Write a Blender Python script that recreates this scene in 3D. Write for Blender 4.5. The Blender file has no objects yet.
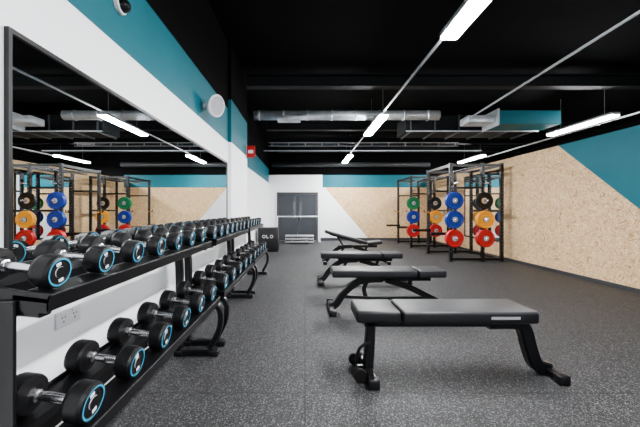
import bpy, bmesh, math, random
from mathutils import Vector, Matrix
random.seed(7)
S=bpy.context.scene
# ------------------------------------------------ materials
def mk(name):
    m=bpy.data.materials.new(name); m.use_nodes=True
    nt=m.node_tree; b=nt.nodes['Principled BSDF']; return m,nt,b
def plain(name,col,rough=.5,metal=0,var=.06,scale=20,bump=0,bscale=200,spec=.5):
    m,nt,b=mk(name)
    tc=nt.nodes.new('ShaderNodeTexCoord'); n=nt.nodes.new('ShaderNodeTexNoise')
    n.inputs['Scale'].default_value=scale; n.inputs['Detail'].default_value=3
    nt.links.new(tc.outputs['Object'],n.inputs['Vector'])
    r=nt.nodes.new('ShaderNodeValToRGB')
    r.color_ramp.elements[0].position=.3; r.color_ramp.elements[1].position=.7
    r.color_ramp.elements[0].color=(*[c*(1-var) for c in col],1)
    r.color_ramp.elements[1].color=(*[min(1,c*(1+var)) for c in col],1)
    nt.links.new(n.outputs['Fac'],r.inputs['Fac']); nt.links.new(r.outputs['Color'],b.inputs['Base Color'])
    b.inputs['Roughness'].default_value=rough; b.inputs['Metallic'].default_value=metal
    b.inputs['Specular IOR Level'].default_value=spec
    if bump:
        n2=nt.nodes.new('ShaderNodeTexNoise'); n2.inputs['Scale'].default_value=bscale
        nt.links.new(tc.outputs['Object'],n2.inputs['Vector'])
        bp=nt.nodes.new('ShaderNodeBump'); bp.inputs['Strength'].default_value=bump; bp.inputs['Distance'].default_value=.002
        nt.links.new(n2.outputs['Fac'],bp.inputs['Height']); nt.links.new(bp.outputs['Normal'],b.inputs['Normal'])
    return m
WHITE=plain('white_paint',(.91,.92,.94),.6,0,.012,3)
TEAL=plain('teal_paint',(.0003,.09,.12),.55,0,.04,3,spec=.18)
BLACKP=plain('black_wall_paint',(.0008,.0008,.001),.9,0,.1,3,spec=.05)
BLK=plain('black_powder_coat',(.002,.002,.0025),.34,0,.1,40,spec=.25)
VINYL=plain('black_vinyl',(.004,.004,.0052),.45,0,.1,15,.25,350,spec=.28)
RUB=plain('black_rubber',(.0025,.0025,.003),.42,0,.2,60,.2,300,spec=.24)
CHROME=plain('chrome',(.7,.7,.72),.25,1,.03,40)
GALV=plain('galvanised_steel',(.5,.53,.56),.4,.6,.2,5)
CONDUIT=plain('grey_conduit',(.3,.32,.34),.5,0,.05,6)
DGREY=plain('dark_grey_paint',(.02,.022,.025),.5,0,.05,8)
STEEL=plain('dark_steel_paint',(.002,.0024,.003),.6,0,.2,5,spec=.15)
CYAN=plain('cyan_ring',(.01,.2,.33),.4,spec=.3)
LGREY=plain('light_grey_plastic',(.3,.3,.32),.45)
WPLAST=plain('white_plastic',(.75,.75,.77),.4,0,.02)
BLUE=plain('blue_rubber',(.0008,.018,.17),.4,spec=.3); RED=plain('red_rubber',(.34,.001,.004),.4,spec=.3)
YEL=plain('yellow_rubber',(.68,.25,.0),.4,spec=.3); GRN=plain('green_rubber',(.001,.11,.035),.4,spec=.3)
SIGN=plain('red_sign',(.35,.002,.003),.5,spec=.2)
# mirror
MIR,nt,b=mk('mirror_glass'); b.inputs['Metallic'].default_value=1; b.inputs['Roughness'].default_value=0.0
n=nt.nodes.new('ShaderNodeRGB'); n.outputs[0].default_value=(.87,.9,.9,1); nt.links.new(n.outputs[0],b.inputs['Base Color'])
# lamp
LAMP,nt,b=mk('led_diffuser'); b.inputs['Base Color'].default_value=(1,1,1,1)
b.inputs['Emission Color'].default_value=(.98,.985,1,1); b.inputs['Emission Strength'].default_value=440
# OSB
OSB,nt,b=mk('osb_board')
tc=nt.nodes.new('ShaderNodeTexCoord')
nz=nt.nodes.new('ShaderNodeTexNoise'); nz.inputs['Scale'].default_value=6; nt.links.new(tc.outputs['Object'],nz.inputs['Vector'])
mx=nt.nodes.new('ShaderNodeVectorMath'); mx.operation='MULTIPLY_ADD'; mx.inputs[1].default_value=(.35,.35,.35)
nt.links.new(nz.outputs['Color'],mx.inputs[0]); nt.links.new(tc.outputs['Object'],mx.inputs[2])
cols=[]
for sc in ((24,24,75),(70,70,22)):
    mp=nt.nodes.new('ShaderNodeMapping'); mp.inputs['Scale'].default_value=sc; nt.links.new(mx.outputs[0],mp.inputs['Vector'])
    v=nt.nodes.new('ShaderNodeTexVoronoi'); v.inputs['Scale'].default_value=1; nt.links.new(mp.outputs[0],v.inputs['Vector'])
    sp=nt.nodes.new('ShaderNodeSeparateColor'); nt.links.new(v.outputs['Color'],sp.inputs[0]); cols.append(sp.outputs[0])
ad=nt.nodes.new('ShaderNodeMath'); ad.operation='ADD'; nt.links.new(cols[0],ad.inputs[0]); nt.links.new(cols[1],ad.inputs[1])
hf=nt.nodes.new('ShaderNodeMath'); hf.operation='MULTIPLY'; hf.inputs[1].default_value=.5; nt.links.new(ad.outputs[0],hf.inputs[0])
r=nt.nodes.new('ShaderNodeValToRGB'); nt.links.new(hf.outputs[0],r.inputs['Fac'])
r.color_ramp.elements[0].color=(.17,.075,.022,1); r.color_ramp.elements[1].color=(.80,.60,.36,1)
e=r.color_ramp.elements.new(.35); e.color=(.50,.31,.15,1)
nt.links.new(r.outputs['Color'],b.inputs['Base Color']); b.inputs['Roughness'].default_value=.6; b.inputs['Specular IOR Level'].default_value=.2
# floor
FLOOR,nt,b=mk('speckled_rubber_floor')
tc=nt.nodes.new('ShaderNodeTexCoord')
v=nt.nodes.new('ShaderNodeTexVoronoi'); v.inputs['Scale'].default_value=170; nt.links.new(tc.outputs['Object'],v.inputs['Vector'])
sp=nt.nodes.new('ShaderNodeSeparateColor'); nt.links.new(v.outputs['Color'],sp.inputs[0])
r=nt.nodes.new('ShaderNodeValToRGB'); r.color_ramp.interpolation='CONSTANT'
r.color_ramp.elements[0].color=(.006,.006,.0065,1); r.color_ramp.elements[1].position=.86; r.color_ramp.elements[1].color=(.105,.105,.107,1)
e=r.color_ramp.elements.new(.42); e.color=(.024,.0243,.025,1)
nt.links.new(sp.outputs[0],r.inputs['Fac'])
br=nt.nodes.new('ShaderNodeTexBrick'); br.offset=0; br.inputs['Scale'].default_value=1
br.inputs['Brick Width'].default_value=1; br.inputs['Row Height'].default_value=1; br.inputs['Mortar Size'].default_value=.004
br.inputs['Color1'].default_value=(1,1,1,1); br.inputs['Color2'].default_value=(.9,.9,.9,1); br.inputs['Mortar'].default_value=(.15,.15,.15,1)
nt.links.new(tc.outputs['Object'],br.inputs['Vector'])
mul=nt.nodes.new('ShaderNodeMix'); mul.data_type='RGBA'; mul.blend_type='MULTIPLY'; mul.inputs[0].default_value=1
nt.links.new(r.outputs['Color'],mul.inputs[6]); nt.links.new(br.outputs['Color'],mul.inputs[7])
nt.links.new(mul.outputs[2],b.inputs['Base Color']); b.inputs['Roughness'].default_value=.6; b.inputs['Specular IOR Level'].default_value=.25
bp=nt.nodes.new('ShaderNodeBump'); bp.inputs['Strength'].default_value=.5; bp.inputs['Distance'].default_value=.003
nt.links.new(v.outputs['Distance'],bp.inputs['Height']); nt.links.new(bp.outputs['Normal'],b.inputs['Normal'])

# ------------------------------------------------ mesh builder
class B:
    def __init__(s): s.bm=bmesh.new(); s.mats=[]
    def mi(s,m):
        if m not in s.mats: s.mats.append(m)
        return s.mats.index(m)
    def add(s,t,m,M=None,smooth=False):
        if M is not None: bmesh.ops.transform(t,matrix=M,verts=t.verts)
        i=s.mi(m)
        vm={v:s.bm.verts.new(v.co) for v in t.verts}
        for f in t.faces:
            try: nf=s.bm.faces.new([vm[v] for v in f.verts])
            except ValueError: continue
            nf.material_index=i; nf.smooth=smooth
        t.free()
    def box(s,a,b,m,bev=0,seg=2,M=None,taper=None):
        t=bmesh.new(); bmesh.ops.create_cube(t,size=1)
        c=[(a[k]+b[k])/2 for k in range(3)]; d=[abs(b[k]-a[k]) for k in range(3)]
        for v in t.verts: v.co=Vector((v.co.x*d[0],v.co.y*d[1],v.co.z*d[2]))
        if taper:
            for v in t.verts:
                if v.co.x<0: v.co.y*=taper
        if bev: bmesh.ops.bevel(t,geom=t.edges[:],offset=bev,segments=seg,affect='EDGES',profile=.5)
        T=Matrix.Translation(c); s.add(t,m,(M@T) if M is not None else T,smooth=bool(bev) and seg>1)
    def prism(s,poly,f0,f1,m):
        t=bmesh.new(); a=[t.verts.new(f0(p)) for p in poly]; c=[t.verts.new(f1(p)) for p in poly]
        t.faces.new(a); t.faces.new(c[::-1]); n=len(poly)
        for i in range(n): t.faces.new([a[i],c[i],c[(i+1)%n],a[(i+1)%n]])
        bmesh.ops.recalc_face_normals(t,faces=t.faces); s.add(t,m)
    def lathe(s,prof,mats,M,n=32):
        for k in range(len(prof)-1):
            t=bmesh.new(); (r0,a0),(r1,a1)=prof[k],prof[k+1]
            R=[]
            for (r_,a_) in ((r0,a0),(r1,a1)):
                R.append([t.verts.new((a_,0,0))] if r_<1e-6 else [t.verts.new((a_,r_*math.cos(2*math.pi*i/n),r_*math.sin(2*math.pi*i/n))) for i in range(n)])
            for i in range(n):
                j=(i+1)%n
                if len(R[0])==1: t.faces.new([R[0][0],R[1][j],R[1][i]])
                elif len(R[1])==1: t.faces.new([R[0][i],R[0][j],R[1][0]])
                else: t.faces.new([R[0][i],R[0][j],R[1][j],R[1][i]])
            s.add(t,mats[k] if isinstance(mats,list) else mats,M,smooth=abs(a1-a0)>1e-5)
    def sweep(s,pts,w,h,m,bvec=(0,1,0),rnd=False,smooth_n=0,nseg=12):
        P=[Vector(p) for p in pts]
        if smooth_n:
            Q=[]
            for i in range(len(P)-1):
                p0=P[max(i-1,0)];p1=P[i];p2=P[i+1];p3=P[min(i+2,len(P)-1)]
                for k in range(smooth_n):
                    u=k/smooth_n
                    Q.append(.5*((2*p1)+(p2-p0)*u+(2*p0-5*p1+4*p2-p3)*u*u+(3*p1-p0-3*p2+p3)*u**3))
            Q.append(P[-1]); P=Q
        bv=Vector(bvec).normalized(); t=bmesh.new(); rings=[]
        for i,p in enumerate(P):
            tg=(P[min(i+1,len(P)-1)]-P[max(i-1,0)]).normalized(); nv=bv.cross(tg)
            if nv.length<1e-4: nv=Vector((1,0,0))
            nv.normalize(); b2=tg.cross(nv)
            if rnd: sec=[(math.cos(2*math.pi*k/nseg)*h/2,math.sin(2*math.pi*k/nseg)*w/2) for k in range(nseg)]
            else:
                c=min(w,h)*.15
                sec=[(h/2,w/2-c),(h/2-c,w/2),(-h/2+c,w/2),(-h/2,w/2-c),(-h/2,-w/2+c),(-h/2+c,-w/2),(h/2-c,-w/2),(h/2,-w/2+c)]
            rings.append([t.verts.new(p+nv*x+b2*y) for x,y in sec])
        for i in range(len(rings)-1):
            n=len(rings[i])
            for k in range(n): t.faces.new([rings[i][k],rings[i][(k+1)%n],rings[i+1][(k+1)%n],rings[i+1][k]])
        t.faces.new(rings[0][::-1]); t.faces.new(rings[-1])
        bmesh.ops.recalc_face_normals(t,faces=t.faces); s.add(t,m,smooth=rnd)
    def mesh(s,name):
        me=bpy.data.meshes.new(name); s.bm.to_mesh(me); s.bm.free()
        for m in s.mats: me.materials.append(m)
        return me
    def obj(s,name,loc=(0,0,0),rot=(0,0,0)):
        return place(s.mesh(name),name,loc,rot)
def place(me,name,loc=(0,0,0),rot=(0,0,0)):
    o=bpy.data.objects.new(name,me); o.location=loc; o.rotation_euler=rot
    S.collection.objects.link(o); return o

# ------------------------------------------------ room
WL=-1.17; WR=4.92; D=12.0; CZ=3.75; WR2=8.2; Y0=-4.0; RL=-1.45; YE=5.8
g=B(); g.box((-1.6,Y0-.2,-.1),(WR2+.2,D+.2,0),FLOOR); g.obj('floor')
g=B(); g.box((-1.6,Y0-.2,CZ),(WR2+.2,D+.2,CZ+.1),BLACKP); g.obj('ceiling')
g=B()
for z0,z1,m in ((0,2.25,WHITE),(2.25,2.76,TEAL),(2.76,CZ,BLACKP)): g.box((WL-.4,Y0,z0),(WL,YE,z1),m)
for z0,z1,m in ((0,2.25,WHITE),(2.25,2.9,TEAL),(2.9,CZ,BLACKP)): g.box((WL,4.56,z0),(-1.12,YE,z1),m)
for z0,z1,m in ((0,2.3,WHITE),(2.3,2.85,TEAL),(2.85,CZ,BLACKP)): g.box((RL-.12,YE,z0),(RL,D,z1),m)
g.obj('wall_left')
g=B(); t=.15; H=2.47
f0=lambda p:(WR,p[0],p[1]); f1=lambda p:(WR+t,p[0],p[1])
g.prism([(3.0,0),(D,0),(D,H),(5.83,H)],f0,f1,OSB)
g.prism([(Y0,0),(3.0,0),(5.83,H),(Y0,H)],f0,f1,TEAL)
g.obj('wall_right')
g=B(); g.box((WR2,Y0,0),(WR2+.1,D,CZ),BLACKP); g.obj('wall_outer_right')
g=B(); g.box((-1.57,Y0-.1,0),(WR2,Y0,CZ),WHITE); g.obj('wall_front')
g=B(); f0=lambda p:(p[0],D,p[1]); f1=lambda p:(p[0],D+.15,p[1])
g.prism([(-1.57,0),(2.6,0),(.8,2.12),(.7,2.12),(.7,2.62),(-1.57,2.62)],f0,f1,WHITE)
g.prism([(2.6,0),(WR,0),(WR,2.12),(.8,2.12)],f0,f1,OSB)
g.prism([(.7,2.12),(WR,2.12),(WR,2.62),(.7,2.62)],f0,f1,TEAL)
g.prism([(-1.57,2.62),(WR,2.62),(WR,CZ),(-1.57,CZ)],f0,f1,BLACKP)
g.prism([(WR,0),(WR2,0),(WR2,CZ),(WR,CZ)],f0,f1,BLACKP)
g.obj('wall_back')
g=B(); g.box((.62,D-.012,0),(WR-.02,D,.11),DGREY); g.obj('baseboard_back')
g=B(); g.box((WR-.012,Y0,0),(WR,D-.012,.06),DGREY); g.obj('baseboard_right')
# door
g=B(); x0,x1,zt=-1.12,.52,1.93
g.box((x0,D-.05,0),(x0+.07,D,zt),DGREY); g.box((x1-.07,D-.05,0),(x1,D,zt),DGREY); g.box((x0+.07,D-.05,zt-.07),(x1-.07,D,zt),DGREY)
DD=plain('door_grey',(.026,.03,.036),.5,spec=.3); DG=plain('door_glass',(.06,.07,.08),.1)
for a,bb in ((x0+.075,-.305),(-.295,x1-.075)):
    g.box((a,D-.035,.01),(bb,D,zt-.075),DD,.004,1)
    c=bb-.12 if a<-.5 else a+.12
    g.box((c-.05,D-.045,1.0),(c+.05,D-.035,1.55),DG)
    g.box((c-.015,D-.08,.85),(c+.015,D-.035,1.0),CHROME,.004)
g.obj('door_1')
# mirror on left wall
g=B(); g.box((WL+.002,1.18,1.0),(WL+.012,4.45,1.915),MIR)
g.box((WL,1.18,1.915),(WL+.02,4.45,1.935),BLK); g.box((WL,1.165,.985),(WL+.02,1.18,1.935),BLK)
g.box((WL,4.45,.985),(WL+.02,4.465,1.935),BLK); g.box((WL,1.18,.985),(WL+.02,4.45,1.0),BLK)
g.obj('mirror')
g=B(); g.box((WR-.012,7.5,.45),(WR-.004,9.2,2.2),MIR)
for a,bb in (((7.46,.41),(7.5,2.24)),((9.2,.41),(9.24,2.24)),((7.5,.41),(9.2,.45)),((7.5,2.2),(9.2,2.24))):
    g.box((WR-.02,a[0],a[1]),(WR,bb[0],bb[1]),BLK)
g.obj('mirror')
# socket
g=B(); g.box((WL,1.40,.655),(WL+.012,1.55,.735),WPLAST,.004)
for yy in (1.44,1.51):
    g.box((WL+.012,yy-.012,.70),(WL+.014,yy-.006,.710),LGREY); g.box((WL+.012,yy+.006,.70),(WL+.014,yy+.012,.710),LGREY)
    g.box((WL+.012,yy-.003,.678),(WL+.014,yy+.003,.69),LGREY); g.box((WL+.012,yy-.02,.72),(WL+.018,yy-.008,.728),WPLAST)
g.obj('electrical_socket')
# speaker
g=B()
g.lathe([(0,-.07),(.05,-.07),(.075,-.02),(.105,.05),(.11,.07),(.10,.085),(.092,.08),(0,.075)],[WPLAST]*6+[LGREY],Matrix.Rotation(math.radians(-35),4,'Z')@Matrix.Rotation(math.radians(15),4,'Y')@Matrix.Scale(1.15,4,(0,0,1)))
g.box((-.11,-.02,-.02),(-.04,.02,.02),WPLAST,.005)
g.obj('loudspeaker',(WL+.11,3.45,2.42))
g=B(); g.lathe([(0,.0),(.05,0),(.05,.025),(.042,.03),(.036,.055),(.02,.07),(0,.075)],[WPLAST]*3+[BLK]*3,Matrix.Identity(4)); g.obj('security_camera',(WL,1.88,2.5))
g=B(); g.box((-1.115,5.7,2.22),(-.95,5.715,2.44),SIGN,.002,1); g.box((-1.08,5.697,2.30),(-.985,5.70,2.36),WPLAST); g.box((-1.12,5.69,2.20),(-1.105,5.725,2.46),LGREY)
g.obj('fire_sign')

# ------------------------------------------------ ceiling kit
def lamp(x,yc):
    g=B(); L=.75
    g.box((-.09,-L,0),(.09,L,.05),LGREY,.006); g.box((-.08,-L+.01,-.025),(.08,L-.01,.001),LAMP)
    for yy in (-.5,.5): g.sweep([(.04,yy,.05),(.04,yy,CZ-3.0)],.006,.006,CONDUIT,bvec=(0,1,0),rnd=True,nseg=6)
    g.obj('linear_pendant_light',(x,yc,3.0))
for x in (1.48,5.8):
    for y in (-1.8,2.35,6.35,10.5): lamp(x,y)  # nearest row sits unseen behind the camera, added as fill light
def pipe(name,a,b_,d,m,bv=(0,0,1)):
    g=B(); g.sweep([a,b_],d,d,m,bvec=bv,rnd=True,nseg=16); return g.obj(name)
pipe('lighting_trunking',(1.48,Y0+.02,3.07),(1.48,11.6,3.07),.035,CONDUIT)
pipe('electrical_conduit',(3.05,.2,3.12),(3.40,6.15,3.12),.032,CONDUIT)
pipe('sprinkler_pipe',(6.6,Y0+.02,3.15),(6.6,D-.02,3.15),.04,CONDUIT)
pipe('water_pipe',(-1.1,8.0,2.80),(4.7,8.0,2.80),.03,CONDUIT)
g=B(); g.sweep([(-1.1,6.5,3.27),(2.9,6.5,3.27)],.2,.2,GALV,bvec=(0,0,1),rnd=True,nseg=24)
for i in range(8): 
    x=-1.0+i*.52; g.sweep([(x,6.5,3.27),(x+.025,6.5,3.27)],.225,.225,GALV,bvec=(0,0,1),rnd=True,nseg=24)
g.box((-.6,6.35,3.15),(-.1,6.65,3.22),GALV,.01)
g.obj('spiral_duct')
g=B(); g.box((2.3,6.85,3.02),(5.3,7.5,3.38),STEEL,.01,1)
for i in range(6): g.box((2.4+i*.55,6.82,2.99),(2.43+i*.55,7.53,3.39),DGREY)
g.box((2.3,6.81,3.0),(5.3,6.83,3.025),GALV)
g.obj('rectangular_duct')
g=B(); g.box((4.0,6.2,3.0),(5.3,6.7,3.28),TEAL,.01,1); g.box((3.97,6.17,2.97),(4.0,6.73,3.31),GALV)
g.box((3.4,6.25,3.05),(3.97,6.6,3.2),GALV,.02)
g.obj('fan_coil_unit')
for i,y in enumerate((5.4,8.3,10.0,11.4)):
    g=B(); g.box((-1.05,y-.08,3.62),(WR2-.01,y+.08,3.64),STEEL); g.box((-1.05,y-.08,3.42),(WR2-.01,y+.08,3.44),STEEL); g.box((-1.05,y-.01,3.44),(WR2-.01,y+.01,3.62),STEEL); g.obj('steel_beam')
g=B()
for z in (3.14,3.24): g.sweep([(-1.1,9.0,z),(4.6,9.0,z)],.025,.025,CONDUIT,bvec=(0,0,1),rnd=True)
for i in range(12): g.box((-1.0+i*.5,8.99,3.14),(-.98+i*.5,9.01,3.24),CONDUIT)
g.obj('cable_tray')
g=B(); g.sweep([(-1.3,11.8,3.0),(4.9,11.8,3.0)],.18,.18,DGREY,bvec=(0,0,1),rnd=True,nseg=20); g.obj('black_duct')

# ------------------------------------------------ dumbbells
def dumbbell_mesh(name,R,hl=.07,c=.1):
    g=B(); I=Matrix.Identity(4)
    def head(s):
        M=Matrix.Translation((s*c,0,0))@(Matrix.Rotation(math.pi,4,'Z') if s<0 else I)
        h=hl/2
        g.lathe([(0,-h),(R*.55,-h),(R*.93,-h*.85),(R,-h*.55),(R,h*.6),(R*.93,h*.9),(R*.84,h),(R*.74,h),(R*.70,h*.93),(R*.34,h*.93),(R*.32,h),(0,h)],
                [RUB,RUB,RUB,RUB,RUB,RUB,CYAN,RUB,RUB,LGREY,RUB],M)
        for a in (0.3,0.3+math.pi):
            mm=M@Matrix.Rotation(a,4,'X'); g.box((h*.93,-R*.16,R*.42),(h*.93+.001,R*.16,R*.60),WPLAST,M=mm)
    head(1); head(-1)
    g.lathe([(0,-(c-hl/2)),(.021,-(c-hl/2)),(.021,-(c-hl/2)+.012),(.014,-(c-hl/2)+.016),(.0165,0),(.014,(c-hl/2)-.016),(.021,(c-hl/2)-.012),(.021,(c-hl/2)),(0,(c-hl/2))],CHROME,I,20)
    return g.mesh(name)
dU=[dumbbell_mesh('dumbbell_small',.057),dumbbell_mesh('dumbbell_mid',.062,.074,.102)]
dL=[dumbbell_mesh('dumbbell_large',.066,.078,.104),dumbbell_mesh('dumbbell_xlarge',.072,.085,.106)]
TA=math.radians(7)
racks=[(.93,2.55),(2.68,4.20),(4.32,5.72)]
for ri,(ya,yb) in enumerate(racks):
    n=int((yb-ya-.12)/.222)+1
    for i in range(n):
        y=ya+.09+i*(yb-ya-.18)/(n-1); me=dU[min(ri,1)]; R=(.057,.062)[min(ri,1)]
        place(me,'dumbbell',(-.965,y,.968+R),(0,TA,0))
    n=int((yb-ya-.12)/.245)
    for i in range(n):
        y=ya+.12+i*(yb-ya-.24)/(n-1); me=dL[min(ri,1)]; R=(.066,.072)[min(ri,1)]
        place(me,'dumbbell',(-.88,y,.498+R),(0,TA,0))
    g=B()
    for cx,cz in ((-.95,.966),(-.88,.496)):
        M=Matrix.Translation((cx,0,cz))@Matrix.Rotation(TA,4,'Y')
        for xa,xb in ((-.155,-.05),(.05,.155)): g.box((xa,ya,-.018),(xb,yb,-.004),BLK,M=M)
        for xa in (-.05,.045): g.box((xa,ya,-.04),(xa+.005,yb,-.004),BLK,M=M)
        g.box((.15,ya,-.045),(.162,yb,.010),BLK,.003,1,M=M)
        g.box((-.162,ya,-.045),(-.15,yb,.010),BLK,.003,1,M=M)
        for yy in (ya,yb-.012): g.box((-.155,yy,-.05),(.16,yy+.012,.012),BLK,M=M)
    for yy in (ya+.03,yb-.03):
        g.sweep([(-1.072,yy,.955),(-1.055,yy,.75),(-1.05,yy,.45),(-1.06,yy,.10),(-1.02,yy,.035),(-.95,yy,.03),(-.76,yy,.03)],.06,.055,BLK,smooth_n=5)
        g.sweep([(-1.06,yy,.92),(-.98,yy,.915),(-.83,yy,.90)],.05,.04,BLK)
        g.sweep([(-1.05,yy,.46),(-.9,yy,.455),(-.76,yy,.43),(-.71,yy,.36),(-.72,yy,.22),(-.80,yy,.06)],.05,.045,BLK,smooth_n=5)
        g.box((-.80,yy-.035,0),(-.72,yy+.035,.05),RUB,.008)
        g.box((-1.09,yy-.035,0),(-1.02,yy+.035,.05),RUB,.008)
    g.box((-1.085,ya+.03,.30),(-1.06,yb-.03,.36),BLK)
    if ri==0: g.box((-1.10,ya-.012,.02),(-.89,ya,.94),BLK,.004,1)
    g.obj('dumbbell_rack')

# ------------------------------------------------ benches
def bench(loc,rz=0,kind='flat'):
    g=B()
    def feet(x,w):
        g.sweep([(x,-w/2,.035),(x,w/2,.035)],.05,.06,BLK,bvec=(0,0,1))
        for s in (-1,1): g.box((x-.04,s*w/2-.03,0),(x+.04,s*w/2+.03,.07),RUB,.01)
    Z0,Z1=.425,.512
    if kind=='flat':
        g.box((0,-.16,Z0),(.31,.16,Z1),VINYL,.02,4,taper=.88); g.box((.322,-.165,Z0),(1.27,.165,Z1),VINYL,.02,4)
        g.box((.45,-.06,.41),(1.2,.06,.426),BLK); g.box((.05,-.06,.41),(.26,.06,.426),BLK)
        g.sweep([(.08,0,.385),(1.12,0,.385)],.07,.055,BLK)
        g.sweep([(.13,0,.40),(.12,0,.2),(.11,0,.045)],.07,.07,BLK); feet(.11,.38)
        g.sweep([(1.0,0,.385),(1.2,0,.385),(1.27,0,.34),(1.31,0,.20),(1.36,0,.075),(1.45,0,.04)],.08,.095,BLK,smooth_n=6); feet(1.44,.28)
        g.box((.93,-.1665,.462),(1.13,-.1645,.480),LGREY)
        g.sweep([(.12,-.03,.25),(.04,-.03,.2),(.02,-.03,.09)],.024,.024,BLK,rnd=True,smooth_n=4)
        for s in (-1,1): g.lathe([(0,-.015),(.045,-.015),(.05,0),(.045,.015),(0,.015)],RUB,Matrix.Translation((.03,s*.12,.05))@Matrix.Rotation(math.pi/2,4,'Z'),20)
        g.sweep([(.03,-.12,.05),(.03,.12,.05)],.02,.02,BLK,bvec=(0,0,1),rnd=True)
        g.sweep([(.03,0,.05),(.11,0,.05)],.03,.03,BLK)
    else:
        inc=(kind=='incline')
        if not inc:
            g.box((0,-.16,Z0),(1.0,.16,Z1),VINYL,.02,4); g.box((1.015,-.16,Z0),(1.34,.16,Z1),VINYL,.02,4)
            g.box((.1,-.06,.41),(1.25,.06,.426),BLK)
        else:
            M=Matrix.Translation((.95,0,.46))@Matrix.Rotation(math.radians(16),4,'Y')
            g.box((-.98,-.15,-.03),(0,.15,.04),VINYL,.02,4,M=M); g.box((-.85,-.05,-.05),(-.1,.05,-.031),BLK,M=M)
            M=Matrix.Translation((.98,0,.45))@Matrix.Rotation(math.radians(-6),4,'Y'); g.box((0,-.15,-.03),(.32,.15,.04),VINYL,.02,4,M=M)
            g.sweep([(.3,0,.6),(.45,0,.36)],.04,.04,BLK)
        g.sweep([(.3,0,.385),(1.2,0,.39)],.07,.055,BLK)
        g.sweep([(.62,0,.385),(.35,0,.36),(.16,0,.22),(.06,0,.08),(-.02,0,.04)],.075,.085,BLK,smooth_n=6); feet(0,.46)
        g.sweep([(.66,0,.375),(.9,0,.30),(1.2,0,.16),(1.42,0,.045)],.07,.07,BLK,smooth_n=5); feet(1.42,.46)
        g.sweep([(.98,0,.40),(.93,0,.29)],.05,.05,BLK)
        g.sweep([(.14,0,.17),(.5,0,.15),(1.2,0,.15)],.05,.04,BLK)
        g.sweep([(.45,0,.37),(.40,0,.27),(.42,0,.16)],.03,.05,BLK,smooth_n=4)
    return g.obj('weight_bench',loc,(0,0,rz))
bench((.36,2.24,0)); bench((.32,3.66,0),kind='splay'); bench((.26,5.05,0),kind='splay'); bench((.45,6.9,0),kind='incline')

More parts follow.
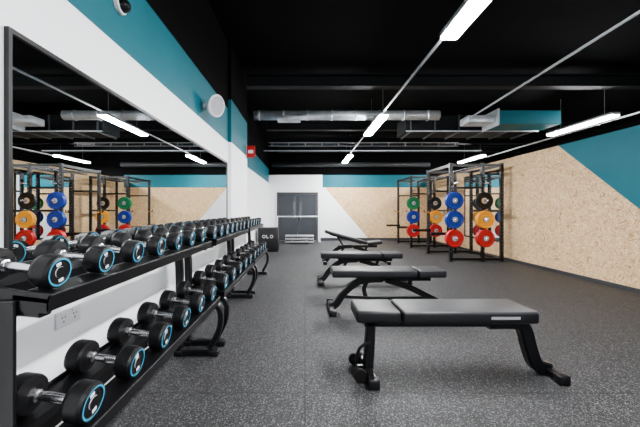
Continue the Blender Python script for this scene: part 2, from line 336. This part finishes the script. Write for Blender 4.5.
# ------------------------------------------------ power racks
def power_rack(loc,W=1.25,cols=None):
    g=B(); H=2.32; X=(0,.75,1.2)
    for y in (0,W):
        for x in X:
            g.box((x-.035,y-.035,0),(x+.035,y+.035,H),BLK,.005,1)
            for k in range(24):
                z=.25+k*.08; g.box((x-.006,y-.0365,z-.006),(x+.006,y-.035,z+.006),LGREY)
            g.box((x-.07,y-.06,0),(x+.07,y+.06,.012),BLK)
            g.box((x-.036,y-.036,H-.0),(x+.036,y+.036,H+.01),RUB)
        for z in (.06,H-.04): g.box((.036,y-.03,z-.03),(X[-1]-.036,y+.03,z+.03),BLK)
        g.box((.036,y-.025,1.72),(.714,y+.025,1.77),BLK)
    for x,z in ((0,H-.04),(.75,H-.04),(1.2,H-.04),(1.2,.06),(1.2,1.2)): g.box((x-.03,.036,z-.03),(x+.03,W-.036,z+.03),BLK)
    g.sweep([(.35,.0,H-.12),(.35,W,H-.12)],.035,.035,CHROME,bvec=(0,0,1),rnd=True)
    for y in (.05,W-.05):
        g.box((-.45,y-.02,.62),(.05,y+.02,.69),BLK,.005,1); g.box((-.06,y-.035,1.15),(.0,y+.035,1.17),YEL); g.box((-.13,y-.035,1.15),(-.06,y+.035,1.165),BLK); g.box((-.14,y-.035,1.15),(-.13,y+.035,1.22),BLK)
    for x in (0.03,.75):
        for z in (.56,1.0,1.44,1.84): g.sweep([(x,-.035,z),(x,-.22,z)],.045,.045,CHROME,bvec=(0,0,1),rnd=True)
    g.obj('power_rack',loc)
    for x,cc in zip((0.03,.75),cols):
        for z,c in zip((.56,1.0,1.44),cc):
            nn=2 if c is not BLK else 1
            for k in range(nn):
                p=B(); R=.205; th=.026
                p.lathe([(.026,-th),(R*.30,-th),(R*.34,-th*.6),(R*.78,-th*.6),(R*.82,-th),(R*.97,-th),(R,-th*.7),(R,th*.7),(R*.97,th),(R*.82,th),(R*.38,th*.6),(R*.36,th),(.026,th),(.026,-th)],
                        [LGREY,RUB if c is not BLK else YEL]+[c if c is not BLK else RUB]*9+[LGREY,CHROME],Matrix.Rotation(math.pi/2,4,'Z'),36)
                p.obj('weight_plate',(loc[0]+x,loc[1]-.07-k*.056,z+(-.003)))
power_rack((3.45,7.1,0),1.3,[(RED,BLUE,BLUE),(RED,YEL,BLK)])
power_rack((3.45,9.75,0),1.35,[(RED,BLUE,GRN),(RED,YEL,BLK)])

# ------------------------------------------------ plyo box, steps, barrier
g=B(); g.box((-.29,-.25,0),(.29,.25,.70),RUB,.015)
for i,x in enumerate((-.11,0,.11)):
    pr=[(.045,0),(.045,.004),(.034,.004),(.034,0),(.045,0)]
    if i!=1: g.lathe(pr,WPLAST,Matrix.Translation((x,-.2505,.45))@Matrix.Rotation(-math.pi/2,4,'Z'),24)
    else: g.box((x-.04,-.254,.405),(x-.028,-.25,.495),WPLAST); g.box((x-.028,-.254,.405),(x+.025,-.25,.417),WPLAST)
g.obj('plyometric_box',(-1.08,8.95,0))
g=B()
for k in range(3):
    z=.1*k; g.box((-.52,-.2,z+.045),(.52,.2,z+.1),LGREY,.015,2)
    for s in (-1,1): g.box((s*.40-.1,-.19,z),(s*.40+.1,.19,z+.044),DGREY,.008,1)
g.obj('aerobic_step',(-.2,11.0,0))
g=B()
for s in (-1,1):
    g.sweep([(s*.82,0,.02),(s*.82,0,.98)],.04,.04,WPLAST,rnd=True); g.box((s*.82-.04,-.2,0),(s*.82+.04,.2,.03),WPLAST,.006)
g.sweep([(-.84,0,.97),(.84,0,.97)],.04,.04,WPLAST,bvec=(0,0,1),rnd=True)
g.obj('safety_barrier',(-.25,11.55,0))
# ------------------------------------------------ world + camera
w=bpy.data.worlds.new('world'); S.world=w; w.use_nodes=True
w.node_tree.nodes['Background'].inputs[0].default_value=(.5,.55,.6,1); w.node_tree.nodes['Background'].inputs[1].default_value=.3
cam=bpy.data.cameras.new('camera'); cam.sensor_width=36; cam.lens=300/640*36
cam.shift_x=15/640; cam.shift_y=-3.5/640; cam.clip_start=.02
co=bpy.data.objects.new('camera',cam); S.collection.objects.link(co)
co.location=(0,0,1.22); co.rotation_euler=(math.pi/2,0,0); S.camera=co
